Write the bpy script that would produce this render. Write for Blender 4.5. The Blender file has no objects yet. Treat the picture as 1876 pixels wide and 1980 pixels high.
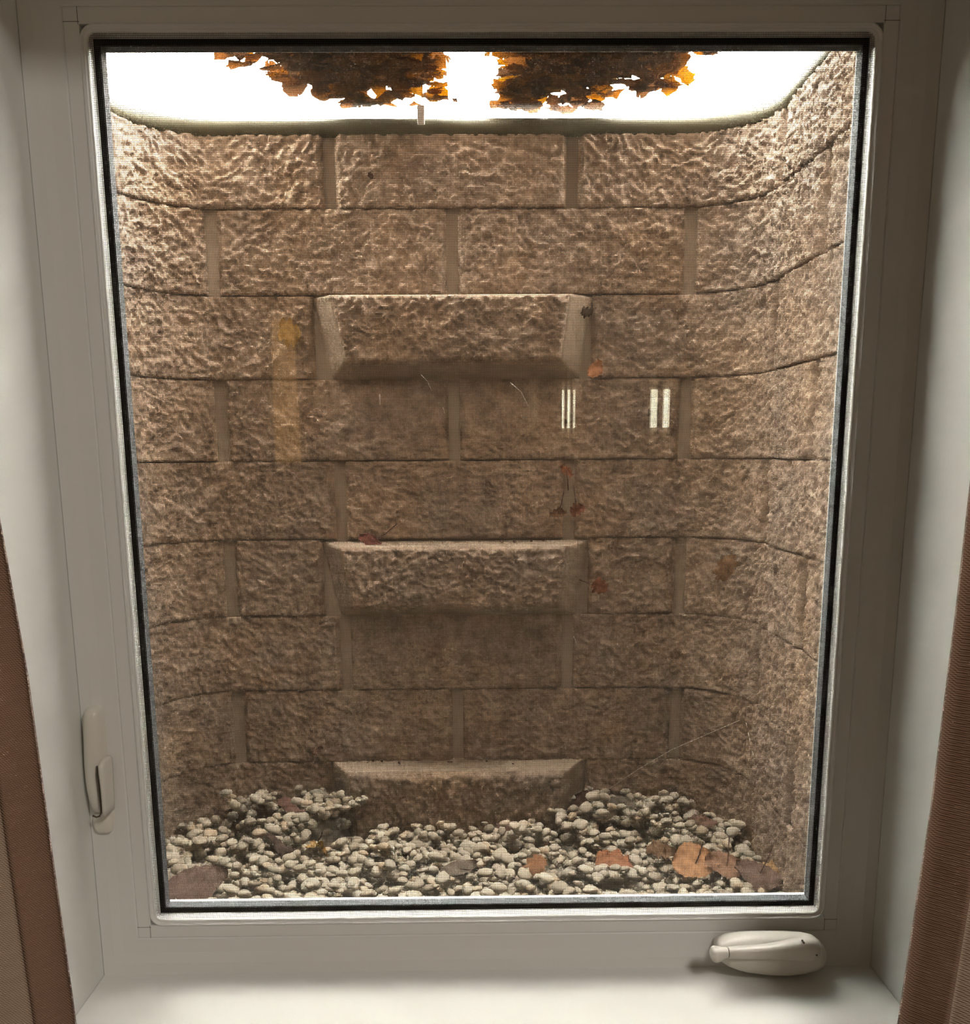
import bpy, math, random
import numpy as np
from mathutils import Vector, Matrix
random.seed(4); RNG = np.random.default_rng(7)
C = bpy.context.scene.collection
SC = bpy.context.scene

# ------------------------------------------------------------------ camera
cd = bpy.data.cameras.new('camera'); cam = bpy.data.objects.new('camera', cd); C.objects.link(cam)
SC.camera = cam
yaw, pit, rol = 0.01106066, 0.19759444, -0.00634552
cy_, sy_, cp_, sp_ = math.cos(yaw), math.sin(yaw), math.cos(pit), math.sin(pit)
f = Vector((sy_*cp_, cy_*cp_, -sp_)); r0 = Vector((cy_, -sy_, 0)); u0 = r0.cross(f)
r = r0*math.cos(rol) + u0*math.sin(rol); u = u0*math.cos(rol) - r0*math.sin(rol)
m = Matrix((r, u, -f)).transposed().to_4x4(); m.translation = Vector((-0.01261, -0.97890, 0.06027))
cam.matrix_world = m
cd.sensor_fit = 'HORIZONTAL'; cd.sensor_width = 36; cd.lens = 36*1880/1876
cd.shift_y = 260/1876; cd.clip_start = .02

# ------------------------------------------------------------------ light
SC.view_settings.view_transform = 'Standard'; SC.view_settings.look = 'None'
SC.view_settings.gamma = 1; SC.view_settings.use_curve_mapping = False
SC.view_settings.exposure = 0.0
w = bpy.data.worlds.new('overcast_sky'); SC.world = w; w.use_nodes = True
bg = w.node_tree.nodes['Background']; bg.inputs[0].default_value = (1.0, .97, .92, 1); bg.inputs[1].default_value = 74.0
SC.cycles.max_bounces = 12; SC.cycles.diffuse_bounces = 6; SC.cycles.transparent_max_bounces = 32
def area(name, loc, rot, size, col, power):
    l = bpy.data.lights.new(name, 'AREA'); l.size = size; l.color = col; l.energy = power
    o = bpy.data.objects.new(name, l); C.objects.link(o); o.location = loc; o.rotation_euler = rot
    return o
area('ceiling_lamp_light', (.9, -1.7, 1.24), (0, 0, 0), .45, (1.0, .92, .82), 24)

# ------------------------------------------------------------------ materials
def mat(name, col, rough=.6, spec=.5, metal=0, build=None, random_cols=None, obj_random=True):
    mt = bpy.data.materials.new(name); mt.use_nodes = True
    nt = mt.node_tree; b = nt.nodes['Principled BSDF']
    b.inputs['Base Color'].default_value = (*col, 1); b.inputs['Roughness'].default_value = rough
    b.inputs['Metallic'].default_value = metal; b.inputs['Specular IOR Level'].default_value = spec
    if build: build(nt, b)
    return mt
def N(nt, t, **k):
    n = nt.nodes.new(t)
    for a, v in k.items():
        if a.startswith('i_'): n.inputs[a[2:].replace('_', ' ')].default_value = v
        else: setattr(n, a, v)
    return n
def ramp(nt, stops):
    n = nt.nodes.new('ShaderNodeValToRGB'); e = n.color_ramp.elements
    while len(e) < len(stops): e.new(.5)
    for x, (p, c) in zip(e, stops): x.position = p; x.color = (*c, 1)
    return n
def noise(nt, scale, detail=4, rough=.55, src='Object', stretch=None):
    tc = N(nt, 'ShaderNodeTexCoord'); n = N(nt, 'ShaderNodeTexNoise')
    n.inputs['Scale'].default_value = scale; n.inputs['Detail'].default_value = detail; n.inputs['Roughness'].default_value = rough
    if stretch:
        mp = N(nt, 'ShaderNodeMapping'); mp.inputs['Scale'].default_value = stretch
        nt.links.new(tc.outputs[src], mp.inputs[0]); nt.links.new(mp.outputs[0], n.inputs['Vector'])
    else: nt.links.new(tc.outputs[src], n.inputs['Vector'])
    return n
def bump(nt, b, hsock, strength, dist):
    bp = N(nt, 'ShaderNodeBump'); bp.inputs['Strength'].default_value = strength; bp.inputs['Distance'].default_value = dist
    nt.links.new(hsock, bp.inputs['Height']); nt.links.new(bp.outputs[0], b.inputs['Normal'])

def stone_build(nt, b):
    n1 = noise(nt, 26, 6, .65); n2 = noise(nt, 190, 5, .7); n3 = noise(nt, 5, 3)
    r1 = ramp(nt, [(.34, (.295, .224, .168)), (.5, (.44, .344, .258)), (.66, (.58, .468, .36))])
    nt.links.new(n1.outputs[0], r1.inputs[0])
    r2 = ramp(nt, [(.3, (.66, .64, .66)), (.62, (1.06, 1.02, .98))]); nt.links.new(n2.outputs[0], r2.inputs[0])
    mx = N(nt, 'ShaderNodeMix', data_type='RGBA', blend_type='MULTIPLY'); mx.inputs[0].default_value = .85
    nt.links.new(r1.outputs[0], mx.inputs[6]); nt.links.new(r2.outputs[0], mx.inputs[7])
    r3 = ramp(nt, [(.35, (.92, .93, .97)), (.65, (1.05, .99, .92))]); nt.links.new(n3.outputs[0], r3.inputs[0])
    m2 = N(nt, 'ShaderNodeMix', data_type='RGBA', blend_type='MULTIPLY'); m2.inputs[0].default_value = 1
    nt.links.new(mx.outputs[2], m2.inputs[6]); nt.links.new(r3.outputs[0], m2.inputs[7])
    nt.links.new(m2.outputs[2], b.inputs['Base Color'])
    bump(nt, b, n2.outputs[0], .8, .0045)
M_stone = mat('split_face_stone', (.45, .34, .25), .8, .25, build=stone_build)
def smooth_build(nt, b):
    n1 = noise(nt, 9, 3); rr = ramp(nt, [(.35, (.345, .27, .20)), (.65, (.40, .318, .237))]); nt.links.new(n1.outputs[0], rr.inputs[0])
    nt.links.new(rr.outputs[0], b.inputs['Base Color'])
M_smooth = mat('moulded_tan_composite', (.36, .28, .2), .55, .35, build=smooth_build)
M_rim = mat('moulded_rim', (.11, .10, .06), .5, .3)
def peb_build(nt, b):
    oi = N(nt, 'ShaderNodeAttribute', attribute_name='tone', attribute_type='GEOMETRY')
    rr = ramp(nt, [(0, (.36, .31, .24)), (.12, (.48, .425, .33)), (.4, (.58, .52, .41)), (.62, (.51, .475, .39)), (.8, (.63, .55, .43)), (.92, (.58, .46, .32)), (1, (.68, .62, .50))])
    nt.links.new(oi.outputs['Fac'], rr.inputs[0]); n = noise(nt, 90, 3)
    r2 = ramp(nt, [(.3, (.85, .85, .85)), (.7, (1.04, 1.03, 1.02))]); nt.links.new(n.outputs[0], r2.inputs[0])
    mx = N(nt, 'ShaderNodeMix', data_type='RGBA', blend_type='MULTIPLY'); mx.inputs[0].default_value = 1
    nt.links.new(rr.outputs[0], mx.inputs[6]); nt.links.new(r2.outputs[0], mx.inputs[7]); nt.links.new(mx.outputs[2], b.inputs['Base Color'])
M_peb = mat('river_pebble', (.6, .55, .46), .6, .4, build=peb_build)
M_dirt = mat('damp_grit', (.34, .30, .24), .95, .1)
def leaf_mat(name, cols, trans=.35):
    mt = bpy.data.materials.new(name); mt.use_nodes = True; nt = mt.node_tree; nt.nodes.remove(nt.nodes['Principled BSDF'])
    oi = N(nt, 'ShaderNodeObjectInfo'); rr = ramp(nt, cols); nt.links.new(oi.outputs['Random'], rr.inputs[0])
    n = noise(nt, 60, 3); r2 = ramp(nt, [(.3, (.6, .55, .5)), (.65, (1.1, 1.1, 1.1))]); nt.links.new(n.outputs[0], r2.inputs[0])
    mx = N(nt, 'ShaderNodeMix', data_type='RGBA', blend_type='MULTIPLY'); mx.inputs[0].default_value = 1
    nt.links.new(rr.outputs[0], mx.inputs[6]); nt.links.new(r2.outputs[0], mx.inputs[7])
    d = N(nt, 'ShaderNodeBsdfDiffuse'); t = N(nt, 'ShaderNodeBsdfTranslucent'); nt.links.new(mx.outputs[2], d.inputs[0])
    hs = N(nt, 'ShaderNodeHueSaturation'); hs.inputs['Saturation'].default_value = 1.2; hs.inputs['Value'].default_value = 1.2
    nt.links.new(mx.outputs[2], hs.inputs['Color']); nt.links.new(hs.outputs[0], t.inputs[0])
    ms = N(nt, 'ShaderNodeMixShader'); ms.inputs[0].default_value = trans
    nt.links.new(d.outputs[0], ms.inputs[1]); nt.links.new(t.outputs[0], ms.inputs[2])
    nt.links.new(ms.outputs[0], nt.nodes['Material Output'].inputs[0]); return mt
M_pile = leaf_mat('wet_autumn_leaf', [(0, (.05, .028, .018)), (.35, (.10, .045, .022)), (.7, (.17, .07, .025)), (1, (.26, .12, .035))], .35)
def leaf1(name, col, tr=.3): col = tuple(.75*c+.25*.15 for c in col); return leaf_mat(name, [(0, col), (1, col)], tr*.6)
M_white = mat('white_vinyl', (.80, .80, .78), .38, .45)
M_screenfr = mat('white_screen_frame', (.82, .82, .80), .32, .5)
M_handle = mat('cream_white_hardware', (.80, .77, .71), .3, .5)
M_seam = mat('dirt_seam', (.12, .10, .08), .8)
M_paint = mat('white_wall_paint', (.80, .815, .79), .55, .35)
M_sill = mat('white_gloss_sill', (.79, .80, .775), .42, .4)
M_black = mat('black_gasket', (.004, .004, .004), .9, .0)
M_spacer = mat('grey_spacer_bar', (.14, .155, .17), .6, .2, metal=.0)
M_wire = mat('charcoal_screen_wire', (.075, .068, .058), .6, .1)
M_room = mat('beige_room_paint', (.52, .45, .36), .8, .2)
M_carpet = mat('brown_carpet', (.22, .17, .13), .95, .1)
M_ceil = mat('ceiling_paint', (.6, .57, .5), .9, .1)
M_soil = mat('lawn_soil', (.16, .17, .07), .95, .1)
M_ext = mat('exterior_render', (.09, .075, .065), .85, .2)
M_clip = mat('clear_white_plastic', (.85, .85, .8), .3)
M_web = mat('cobweb_silk', (.85, .83, .75), .4)
M_twig = mat('dark_twig', (.09, .045, .03), .8)
def fabric(name, c1, c2):
    def bld(nt, b):
        tc = N(nt, 'ShaderNodeTexCoord')
        w1 = N(nt, 'ShaderNodeTexWave', wave_type='BANDS', bands_direction='Z'); w1.inputs['Scale'].default_value = 190; w1.inputs['Distortion'].default_value = 1.2; w1.inputs['Detail'].default_value = 2
        w2 = N(nt, 'ShaderNodeTexWave', wave_type='BANDS', bands_direction='DIAGONAL'); w2.inputs['Scale'].default_value = 230; w2.inputs['Distortion'].default_value = 1.0
        for w_ in (w1, w2): nt.links.new(tc.outputs['Object'], w_.inputs['Vector'])
        ad = N(nt, 'ShaderNodeMath', operation='ADD'); nt.links.new(w1.outputs['Fac'], ad.inputs[0]); nt.links.new(w2.outputs['Fac'], ad.inputs[1])
        n = noise(nt, 30, 4, .6, stretch=(1, 1, 6)); n2 = N(nt, 'ShaderNodeMath', operation='ADD'); nt.links.new(ad.outputs[0], n2.inputs[0]); nt.links.new(n.outputs[0], n2.inputs[1])
        dv = N(nt, 'ShaderNodeMath', operation='MULTIPLY'); dv.inputs[1].default_value = .4; nt.links.new(n2.outputs[0], dv.inputs[0])
        rr = ramp(nt, [(.15, c1), (.9, c2)]); nt.links.new(dv.outputs[0], rr.inputs[0]); nt.links.new(rr.outputs[0], b.inputs['Base Color'])
        b.inputs['Sheen Weight'].default_value = .25; b.inputs['Sheen Roughness'].default_value = .5
        bump(nt, b, ad.outputs[0], .5, .0006)
    return mat(name, c1, .75, .2, build=bld)
M_curt = fabric('taupe_woven_curtain', (.36, .25, .18), (.56, .43, .34))
M_hem = fabric('brown_curtain_hem', (.20, .115, .075), (.33, .205, .14))
def glass_mat(name, tint, ior=1.45, gl=1.0):
    mt = bpy.data.materials.new(name); mt.use_nodes = True; nt = mt.node_tree; nt.nodes.remove(nt.nodes['Principled BSDF'])
    t = N(nt, 'ShaderNodeBsdfTransparent'); t.inputs[0].default_value = (*tint, 1)
    g = N(nt, 'ShaderNodeBsdfGlossy'); g.inputs['Roughness'].default_value = 0.0
    fr = N(nt, 'ShaderNodeLayerWeight'); fr.inputs['Blend'].default_value = .5      # Schlick reflectance, same on both faces
    p5 = N(nt, 'ShaderNodeMath', operation='POWER'); p5.inputs[1].default_value = 5; nt.links.new(fr.outputs['Facing'], p5.inputs[0])
    ma = N(nt, 'ShaderNodeMath', operation='MULTIPLY_ADD'); ma.inputs[1].default_value = .96*gl; ma.inputs[2].default_value = .038*gl; nt.links.new(p5.outputs[0], ma.inputs[0])
    ms = N(nt, 'ShaderNodeMixShader'); nt.links.new(ma.outputs[0], ms.inputs[0])
    nt.links.new(t.outputs[0], ms.inputs[1]); nt.links.new(g.outputs[0], ms.inputs[2]); nt.links.new(ms.outputs[0], nt.nodes['Material Output'].inputs[0])
    return mt
M_glass = glass_mat('window_glass', (.985, .985, .975)); M_poly = glass_mat('clear_polycarbonate', (.96, .96, .95), gl=.5)
def emis(name, col, s):
    mt = bpy.data.materials.new(name); mt.use_nodes = True; b = mt.node_tree.nodes['Principled BSDF']
    b.inputs['Base Color'].default_value = (0, 0, 0, 1); b.inputs['Emission Color'].default_value = (*col, 1); b.inputs['Emission Strength'].default_value = s; return mt
M_daypane = emis('daylit_pane', (1, .97, .72), 14.0); M_lampshade = emis('lit_lamp_shade', (1.0, .56, .2), 1.6)

# ------------------------------------------------------------------ mesh helpers
def mesh_obj(name, V, F, mtl, parent=None, smooth=False, loc=None):
    me = bpy.data.meshes.new(name)
    me.from_pydata([tuple(map(float, v)) for v in V] if not isinstance(V, np.ndarray) else V.tolist(), [], F if isinstance(F, list) else F.tolist())
    for mm in (mtl if isinstance(mtl, (list, tuple)) else [mtl]): me.materials.append(mm)
    if smooth: me.polygons.foreach_set('use_smooth', np.ones(len(me.polygons), bool))
    me.update()
    o = bpy.data.objects.new(name, me); C.objects.link(o)
    if parent: o.parent = parent
    if loc: o.location = loc
    return o
def empty(name, loc=(0, 0, 0), parent=None):
    o = bpy.data.objects.new(name, None); C.objects.link(o); o.location = loc; o.empty_display_size = .05
    if parent: o.parent = parent
    return o
def tag(o, label=None, cat=None, group=None, kind=None):
    for k, v in (('label', label), ('category', cat), ('group', group), ('kind', kind)):
        if v: o[k] = v
    return o
def boxVF(a, b, V, F):
    n = len(V); x0, y0, z0 = a; x1, y1, z1 = b
    V += [(x0,y0,z0),(x1,y0,z0),(x1,y1,z0),(x0,y1,z0),(x0,y0,z1),(x1,y0,z1),(x1,y1,z1),(x0,y1,z1)]
    F += [[n+i for i in q] for q in ((0,3,2,1),(4,5,6,7),(0,1,5,4),(1,2,6,5),(2,3,7,6),(3,0,4,7))]
def box(name, a, b, mtl, parent=None, bev=0):
    V, F = [], []; boxVF(a, b, V, F); o = mesh_obj(name, V, F, mtl, parent)
    if bev: bevel(o, bev)
    return o
def bevel(o, wd, seg=3):
    md = o.modifiers.new('bevel', 'BEVEL'); md.width = wd; md.segments = seg; md.limit_method = 'ANGLE'; md.angle_limit = math.radians(35)
def ring(name, prof, mtl, parent, hw, zb, zt, rad=0.0, nseg=4):
    """mitred frame: prof = closed list of (o, y); o = offset outwards from the rectangle |x|<hw, zb<z<zt; rad rounds the inner corners"""
    cor = [(hw, zb, 1, -1), (hw, zt, 1, 1), (-hw, zt, -1, 1), (-hw, zb, -1, -1)]
    V, F = [], []; st = []
    for ci, (x, z, sx, sz) in enumerate(cor):
        k = nseg if rad else 0
        for j in range(k+1):
            a = (j/k if k else .5)*math.pi/2
            # sweep direction order keeps the loop counter-clockwise seen from the room
            if ci in (0, 2): dx, dz = (math.sin(a), math.cos(a)) if rad else (1, 1)
            else: dx, dz = (math.cos(a), math.sin(a)) if rad else (1, 1)
            st.append((x, z, sx, sz, dx, dz))
    for (x, z, sx, sz, dx, dz) in st:
        for (o, y) in prof:
            if rad: V.append((x - sx*rad + sx*dx*(rad+o), y, z - sz*rad + sz*dz*(rad+o)))
            elif isinstance(o, tuple): V.append((x + sx*o[0], y, z + sz*(o[1] if sz < 0 else o[2])))
            else: V.append((x + sx*o, y, z + sz*o))
    n, p = len(st), len(prof)
    for i in range(n):
        for j in range(p):
            a, b = i*p+j, i*p+(j+1) % p; c, d = ((i+1) % n)*p+(j+1) % p, ((i+1) % n)*p+j
            F.append([a, d, c, b])
    return mesh_obj(name, V, F, mtl, parent)
def loft(name, secs, mtl, parent=None, n=24, smooth=True):
    """secs: list of lists of points (closed rings)"""
    V = [p for s in secs for p in s]; F = []; k = len(secs[0])
    for i in range(len(secs)-1):
        for j in range(k): F.append([i*k+j, i*k+(j+1) % k, (i+1)*k+(j+1) % k, (i+1)*k+j])
    F.append(list(range(k))[::-1]); F.append([(len(secs)-1)*k+j for j in range(k)])
    return mesh_obj(name, V, F, mtl, parent, smooth)
def tube(name, pts, rad, mtl, parent=None, n=6):
    secs = []; pts = [Vector(p) for p in pts]
    for i, p in enumerate(pts):
        t = (pts[min(i+1, len(pts)-1)] - pts[max(i-1, 0)]).normalized(); a = t.cross(Vector((.3, .2, .93))).normalized(); b = t.cross(a)
        rr = rad[i] if isinstance(rad, (list, tuple)) else rad
        secs.append([tuple(p + (a*math.cos(2*math.pi*k/n) + b*math.sin(2*math.pi*k/n))*rr) for k in range(n)])
    return loft(name, secs, mtl, parent)

# lattice noise in numpy
LAT = RNG.random((256, 256))
def vnoise(x, y):
    xi = np.floor(x).astype(int); yi = np.floor(y).astype(int); fx = x-xi; fy = y-yi
    fx = fx*fx*(3-2*fx); fy = fy*fy*(3-2*fy); L = LAT
    g = lambda a, b: L[a & 255, b & 255]
    return (g(xi, yi)*(1-fx)+g(xi+1, yi)*fx)*(1-fy) + (g(xi, yi+1)*(1-fx)+g(xi+1, yi+1)*fx)*fy
def relief(s, z):
    wx = vnoise(s*22+3, z*22+9)*.018; wz = vnoise(s*22+50, z*22+70)*.018
    s2 = s+wx; z2 = z+wz + .38*s*0
    a = s2*.88+z2*.45; b = -s2*.45+z2*.88
    r1 = 1-np.abs(2*vnoise(a*42, b*70)-1); r2 = vnoise(s2*75+9, z2*110+4); r3 = 1-np.abs(2*vnoise(s2*170, z2*210)-1)
    lo = vnoise(s*12+31, z*16+17)
    u_ = s2*.90+z2*.42; v_ = -s2*.42+z2*.90; p_ = s2*.85-z2*.5; q_ = s2*.5+z2*.85
    r4 = vnoise(u_*60+21, v_*100+2); r5 = vnoise(p_*105+7, q_*150+60); r6 = vnoise(s2*200+7, z2*260+60)
    k = vnoise(s*9+80, z*9+2)
    r7 = vnoise(p_*150+70, q_*190+33)**1.5*1.3; r8 = 1-np.abs(2*vnoise(u_*110+11, v_*150+5)-1)
    return (.10*r1+.42*(k*r4+(1-k)*r2)+.36*r5+.30*r6+.34*r7+.26*r8*k+.26*lo-.42)     # about 0..1.3

# ------------------------------------------------------------------ window well
XL, XR, YB, RC = -.665, .555, 1.05, .17
Y0 = .075
LS = YB-RC-Y0; LA = RC*math.pi/2; LB = XR-XL-2*RC
def path(s, d=0.0):
    """s along the well wall from the left front; d inward offset; vectorised"""
    s = np.asarray(s, float); x = np.zeros_like(s); y = np.zeros_like(s)
    a = s < LS; x[a] = XL+d_(d, a); y[a] = Y0+s[a]
    b = (s >= LS) & (s < LS+LA); t = (s[b]-LS)/RC; R_ = RC-d_(d, b); x[b] = XL+RC-np.cos(t)*R_; y[b] = YB-RC+np.sin(t)*R_
    c = (s >= LS+LA) & (s < LS+LA+LB); x[c] = XL+RC+s[c]-LS-LA; y[c] = YB-d_(d, c)
    e = (s >= LS+LA+LB) & (s < LS+2*LA+LB); t = (s[e]-LS-LA-LB)/RC; R_ = RC-d_(d, e); x[e] = XR-RC+np.sin(t)*R_; y[e] = YB-RC+np.cos(t)*R_
    g = s >= LS+2*LA+LB; x[g] = XR-d_(d, g); y[g] = YB-RC-(s[g]-LS-2*LA-LB)
    return x, y
def d_(d, mask): return d[mask] if isinstance(d, np.ndarray) else d
STOT = 2*LS+2*LA+LB
def s_of_x(x): return LS+LA+(x-XL-RC)
ZT = .660
well = tag(empty('window_well', (-.055, 1.05, -.76)), 'tan window well with moulded stone-block walls and three steps, outside the glass', 'window well')
def wparent(o): o.parent = well; o.location = (-well.location[0], -well.location[1], -well.location[2]); return o
ns = 160; S = np.linspace(0, STOT, ns); x, y = path(S, 0.0); x2, y2 = path(S, -.012)
V, F = [], []
for zz in (-.86, ZT):
    for X_, Y_ in ((x, y), (x2, y2)): V += [(a, b, zz) for a, b in zip(X_, Y_)]
for i in range(ns-1):
    F += [[i, 2*ns+i, 2*ns+i+1, i+1], [ns+i, ns+i+1, 3*ns+i+1, 3*ns+i], [2*ns+i, 3*ns+i, 3*ns+i+1, 2*ns+i+1]]
F.append(list(range(ns)))
wparent(mesh_obj('shell', V, F, M_smooth, smooth=False))
# courses of blocks
joints = [.524-.16*k for k in range(9)]
rows = [(ZT-.002, joints[0])] + [(joints[i], joints[i+1]) for i in range(8)]
rows[-1] = (joints[7], -.80)
sA = s_of_x(-.285); sB = s_of_x(-.05); P = .47
G = .0035
steps_row = {2: 0, 5: 1, 8: 2}
def block(s0, s1, zt, zb, under=None):
    nx = max(3, int(round((s1-s0)/.0029))); nz = max(3, int(round((zt-zb)/.0029)))
    gs = np.linspace(s0, s1, nx+1); gz = np.linspace(zb, zt, nz+1); SS, ZZ = np.meshgrid(gs, gz)
    es = np.minimum(SS-s0, s1-SS); ez = np.minimum(ZZ-zb, zt-ZZ)
    jag = vnoise(SS*60+5, ZZ*60+8)
    ed = np.clip((es-.005*jag)/.005, 0, 1)*(.72+.28*np.clip((ez+.001)/.006, 0, 1))
    h = relief(SS, ZZ)*.013
    if under is not None:
        ux0, ux1, uz = under; m_ = ((SS > ux0-.01) & (SS < ux1+.01)); k = np.clip((uz-ZZ-.02)/.06, 0, 1); h = np.where(m_, h*(.15+.85*k), h)
    d = .0025 + ed*(h+.0022)
    d = d + .003*(1-(ZZ-zb)/(zt-zb))*np.clip(es/.01, 0, 1)
    # closed edges: outer ring pulled back to the shell
    lo_ = vnoise(gs*50, gs*0+zb*31)*.003; d[0, :] = np.minimum(d[1, :], .0055+lo_); d[-1, :] = np.minimum(d[-2, :], .0035+lo_); d[:, 0] = 0.0; d[:, -1] = 0.0
    SSc = SS.copy(); SSc[:, 1] = SSc[:, 0]+.0006; SSc[:, -2] = SSc[:, -1]-.0006
    ZZc = ZZ.copy(); ZZc[1, :] = ZZc[0, :]+.0004+.0016*vnoise(SS[1, :]*50, SS[1, :]*0+zb*40); ZZc[-2, :] = ZZc[-1, :]-.0004-.001*vnoise(SS[1, :]*50, SS[1, :]*0+zt*77)
    X_, Y_ = path(SSc.ravel(), d.ravel()); V = np.stack([X_, Y_, ZZc.ravel()], 1)
    i = np.arange(nx); j = np.arange(nz); I, J = np.meshgrid(i, j); a = (J*(nx+1)+I).ravel()
    F = np.stack([a, a+1, a+nx+2, a+nx+1], 1)
    wparent(mesh_obj('stone_block', V, F, M_stone, smooth=True))
GW = .0115   # half width of the smooth upright joints
STEP = [(.361, .201), (-.120, -.279), (-.592, -.80)]
sx0w, sx1w = s_of_x(-.322), s_of_x(.222)
for ri, (zt, zb) in enumerate(rows):
    base = sA if ri in (0, 2, 4, 6, 8) else sB
    js = sorted([base+P*k for k in range(-8, 9) if 0.02 < base+P*k < STOT-.02])
    if ri in steps_row:   # the wall beside the steps runs up to the step's flanks
        js = [j for j in js if j < sx0w-.03 or j > sx1w+.03]
    edges = [0.0]+js+[STOT]
    for a, b in zip(edges[:-1], edges[1:]):
        a2 = a+(GW if a > 0 else 0); b2 = b-(GW if b < STOT else 0)
        segs = [(a2, b2)]
        if ri in steps_row and a2 < sx0w and b2 > sx1w: segs = [(a2, sx0w-.004), (sx1w+.004, b2)]
        for (c, d) in segs:
            if d-c > .02:
                und = (sx0w+.03, sx1w-.02, zt) if ri in (3, 6) else None
                block(c, d, zt-G*.2, zb+G*.2, und)
# steps
def step(zt, zb, i):
    t = empty('step', (0, 0, 0)); wparent(t)
    yw = YB+.004; yf = .972
    wall = dict(xtl=-.33, xtr=.232, xbl=-.294, xbr=.205); fr = dict(xtl=-.285, xtr=.179, xbl=-.260, xbr=.163)
    if i == 2: wall['xbl'], wall['xbr'] = -.30, .212; fr['xbl'], fr['xbr'] = -.262, .160
    zft = zt-.006; zfb = zb+.030 if i < 2 else zb
    A = [(wall['xtl'], yw, zt), (wall['xtr'], yw, zt), (wall['xbr'], yw, zb), (wall['xbl'], yw, zb)]
    B = [(fr['xtl'], yf, zft), (fr['xtr'], yf, zft), (fr['xbr'], yf+.004, zfb), (fr['xbl'], yf+.004, zfb)]
    body = mesh_obj('step_body', A+B, [[0, 1, 5, 4], [1, 2, 6, 5], [2, 3, 7, 6], [3, 0, 4, 7], [4, 5, 6, 7]], M_smooth); body.parent = t
    bevel(body, .004, 2)
    nx, nz = 160, 46; U, W = np.meshgrid(np.linspace(0, 1, nx+1), np.linspace(0, 1, nz+1))
    zz = zfb+(zft-zfb)*W; xl = fr['xbl']+(fr['xtl']-fr['xbl'])*W+.003; xr = fr['xbr']+(fr['xtr']-fr['xbr'])*W-.003
    xx = xl+(xr-xl)*U; e = np.minimum(np.minimum(U, 1-U)*nx, np.minimum(W, 1-W)*nz)
    dd = (relief(xx+7*i+3.3, zz)*.0175+.002)*np.clip(e/2.2, 0, 1)
    yy = yf+.001+.004*(1-W)-dd; zz = zz + np.where(W < .06, (vnoise(xx*28+i, xx*0)-.5)*.007, 0)+np.where(W < .02, -.002, 0)
    a = (np.meshgrid(np.arange(nx), np.arange(nz))); a = (a[1]*(nx+1)+a[0]).ravel()
    fo = mesh_obj('rough_face', np.stack([xx.ravel(), yy.ravel(), zz.ravel()], 1), np.stack([a, a+1, a+nx+2, a+nx+1], 1), M_stone, t, smooth=True)
for i, (zt, zb) in enumerate(STEP): step(zt, zb, i)
# rolled rim
prof = []
for k in range(9):
    a = math.pi*(-.5+k/8.0); prof.append((.004+.014*math.cos(a), ZT+.010+.017*math.sin(a)))
prof += [(-.05, ZT+.027), (-.05, ZT-.007)]
V, F = [], []; npf = len(prof)
for (dd, zz) in prof:
    X_, Y_ = path(S, dd); V += [(p, q, zz) for p, q in zip(X_, Y_)]
for k in range(npf-1):
    for i in range(ns-1): F.append([k*ns+i, k*ns+i+1, (k+1)*ns+i+1, (k+1)*ns+i])
wparent(mesh_obj('rim', V, F, M_rim, smooth=True))

# ------------------------------------------------------------------ setting: ground, house wall, room
V, F = [], []
x_, y_ = path(S, -.035)
out = [(-3, .075), (-3, 3.2), (3, 3.2), (3, .075)]
def outer(px, py, i):
    if i == 0: return (-3, .3)
    if i == ns-1: return (3, .3)
    dx, dy = px+.055, py-.3; k = min(3/abs(dx) if abs(dx) > 1e-6 else 1e9, 3/abs(dy) if abs(dy) > 1e-6 else 1e9); return (-.055+dx*k, max(.078, .3+dy*k))
for i in range(ns):
    V.append((x_[i], y_[i], .665)); ox, oy = outer(x_[i], y_[i], i); V.append((ox, oy, .665)); V.append((x_[i], y_[i], .50))
for i in range(ns-1): F += [[3*i, 3*i+3, 3*i+4, 3*i+1], [3*i, 3*i+2, 3*i+5, 3*i+3]]
tag(mesh_obj('ground', V, F, M_soil), kind='structure')
def wall_with_hole(name, hx, zb, zt, X0, X1, Z0, Z1, ya, yb, mtl):
    V, F = [], []
    boxVF((X0, ya, Z0), (-hx, yb, Z1), V, F); boxVF((hx, ya, Z0), (X1, yb, Z1), V, F)
    boxVF((-hx, ya, Z0), (hx, yb, zb), V, F); boxVF((-hx, ya, zt), (hx, yb, Z1), V, F)
    return tag(mesh_obj(name, V, F, mtl), kind='structure')
RX0, RX1, RY, RZ0, RZ1 = -2.2, 2.0, -3.6, -1.3, 1.3
HX, HZB, HZT = .411, -.488, .505
wall_with_hole('wall_exterior', HX, HZB, HZT, -3, 3, -1.4, 4.6, .03, .075, M_ext)
# the room-side wall with the deep reveal, edges eased
V, F = [], []
wf = wall_with_hole('wall_front', HX+.0, HZB, HZT, RX0, RX1, RZ0, RZ1, -.235, .03, M_paint)
tag(box('floor', (RX0, RY, RZ0-.05), (RX1, -.235, RZ0), M_carpet), kind='structure')
tag(box('ceiling', (RX0, RY, RZ1), (RX1, -.235, RZ1+.05), M_ceil), kind='structure')
tag(box('wall_left', (RX0-.05, RY, RZ0), (RX0, 0, RZ1), M_room), kind='structure')
tag(box('wall_right', (RX1, RY, RZ0), (RX1+.05, 0, RZ1), M_room), kind='structure')
tag(box('wall_back', (RX0, RY-.05, RZ0), (RX1, RY, RZ1), M_room), kind='structure')
# sill board, slightly proud of the reveal bottom, with rounded nose
sill = tag(box('trim_1', (-HX, -.25, HZB-.0), (HX, -.0115, HZB+.004), M_sill, bev=.003), kind='structure')

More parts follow.
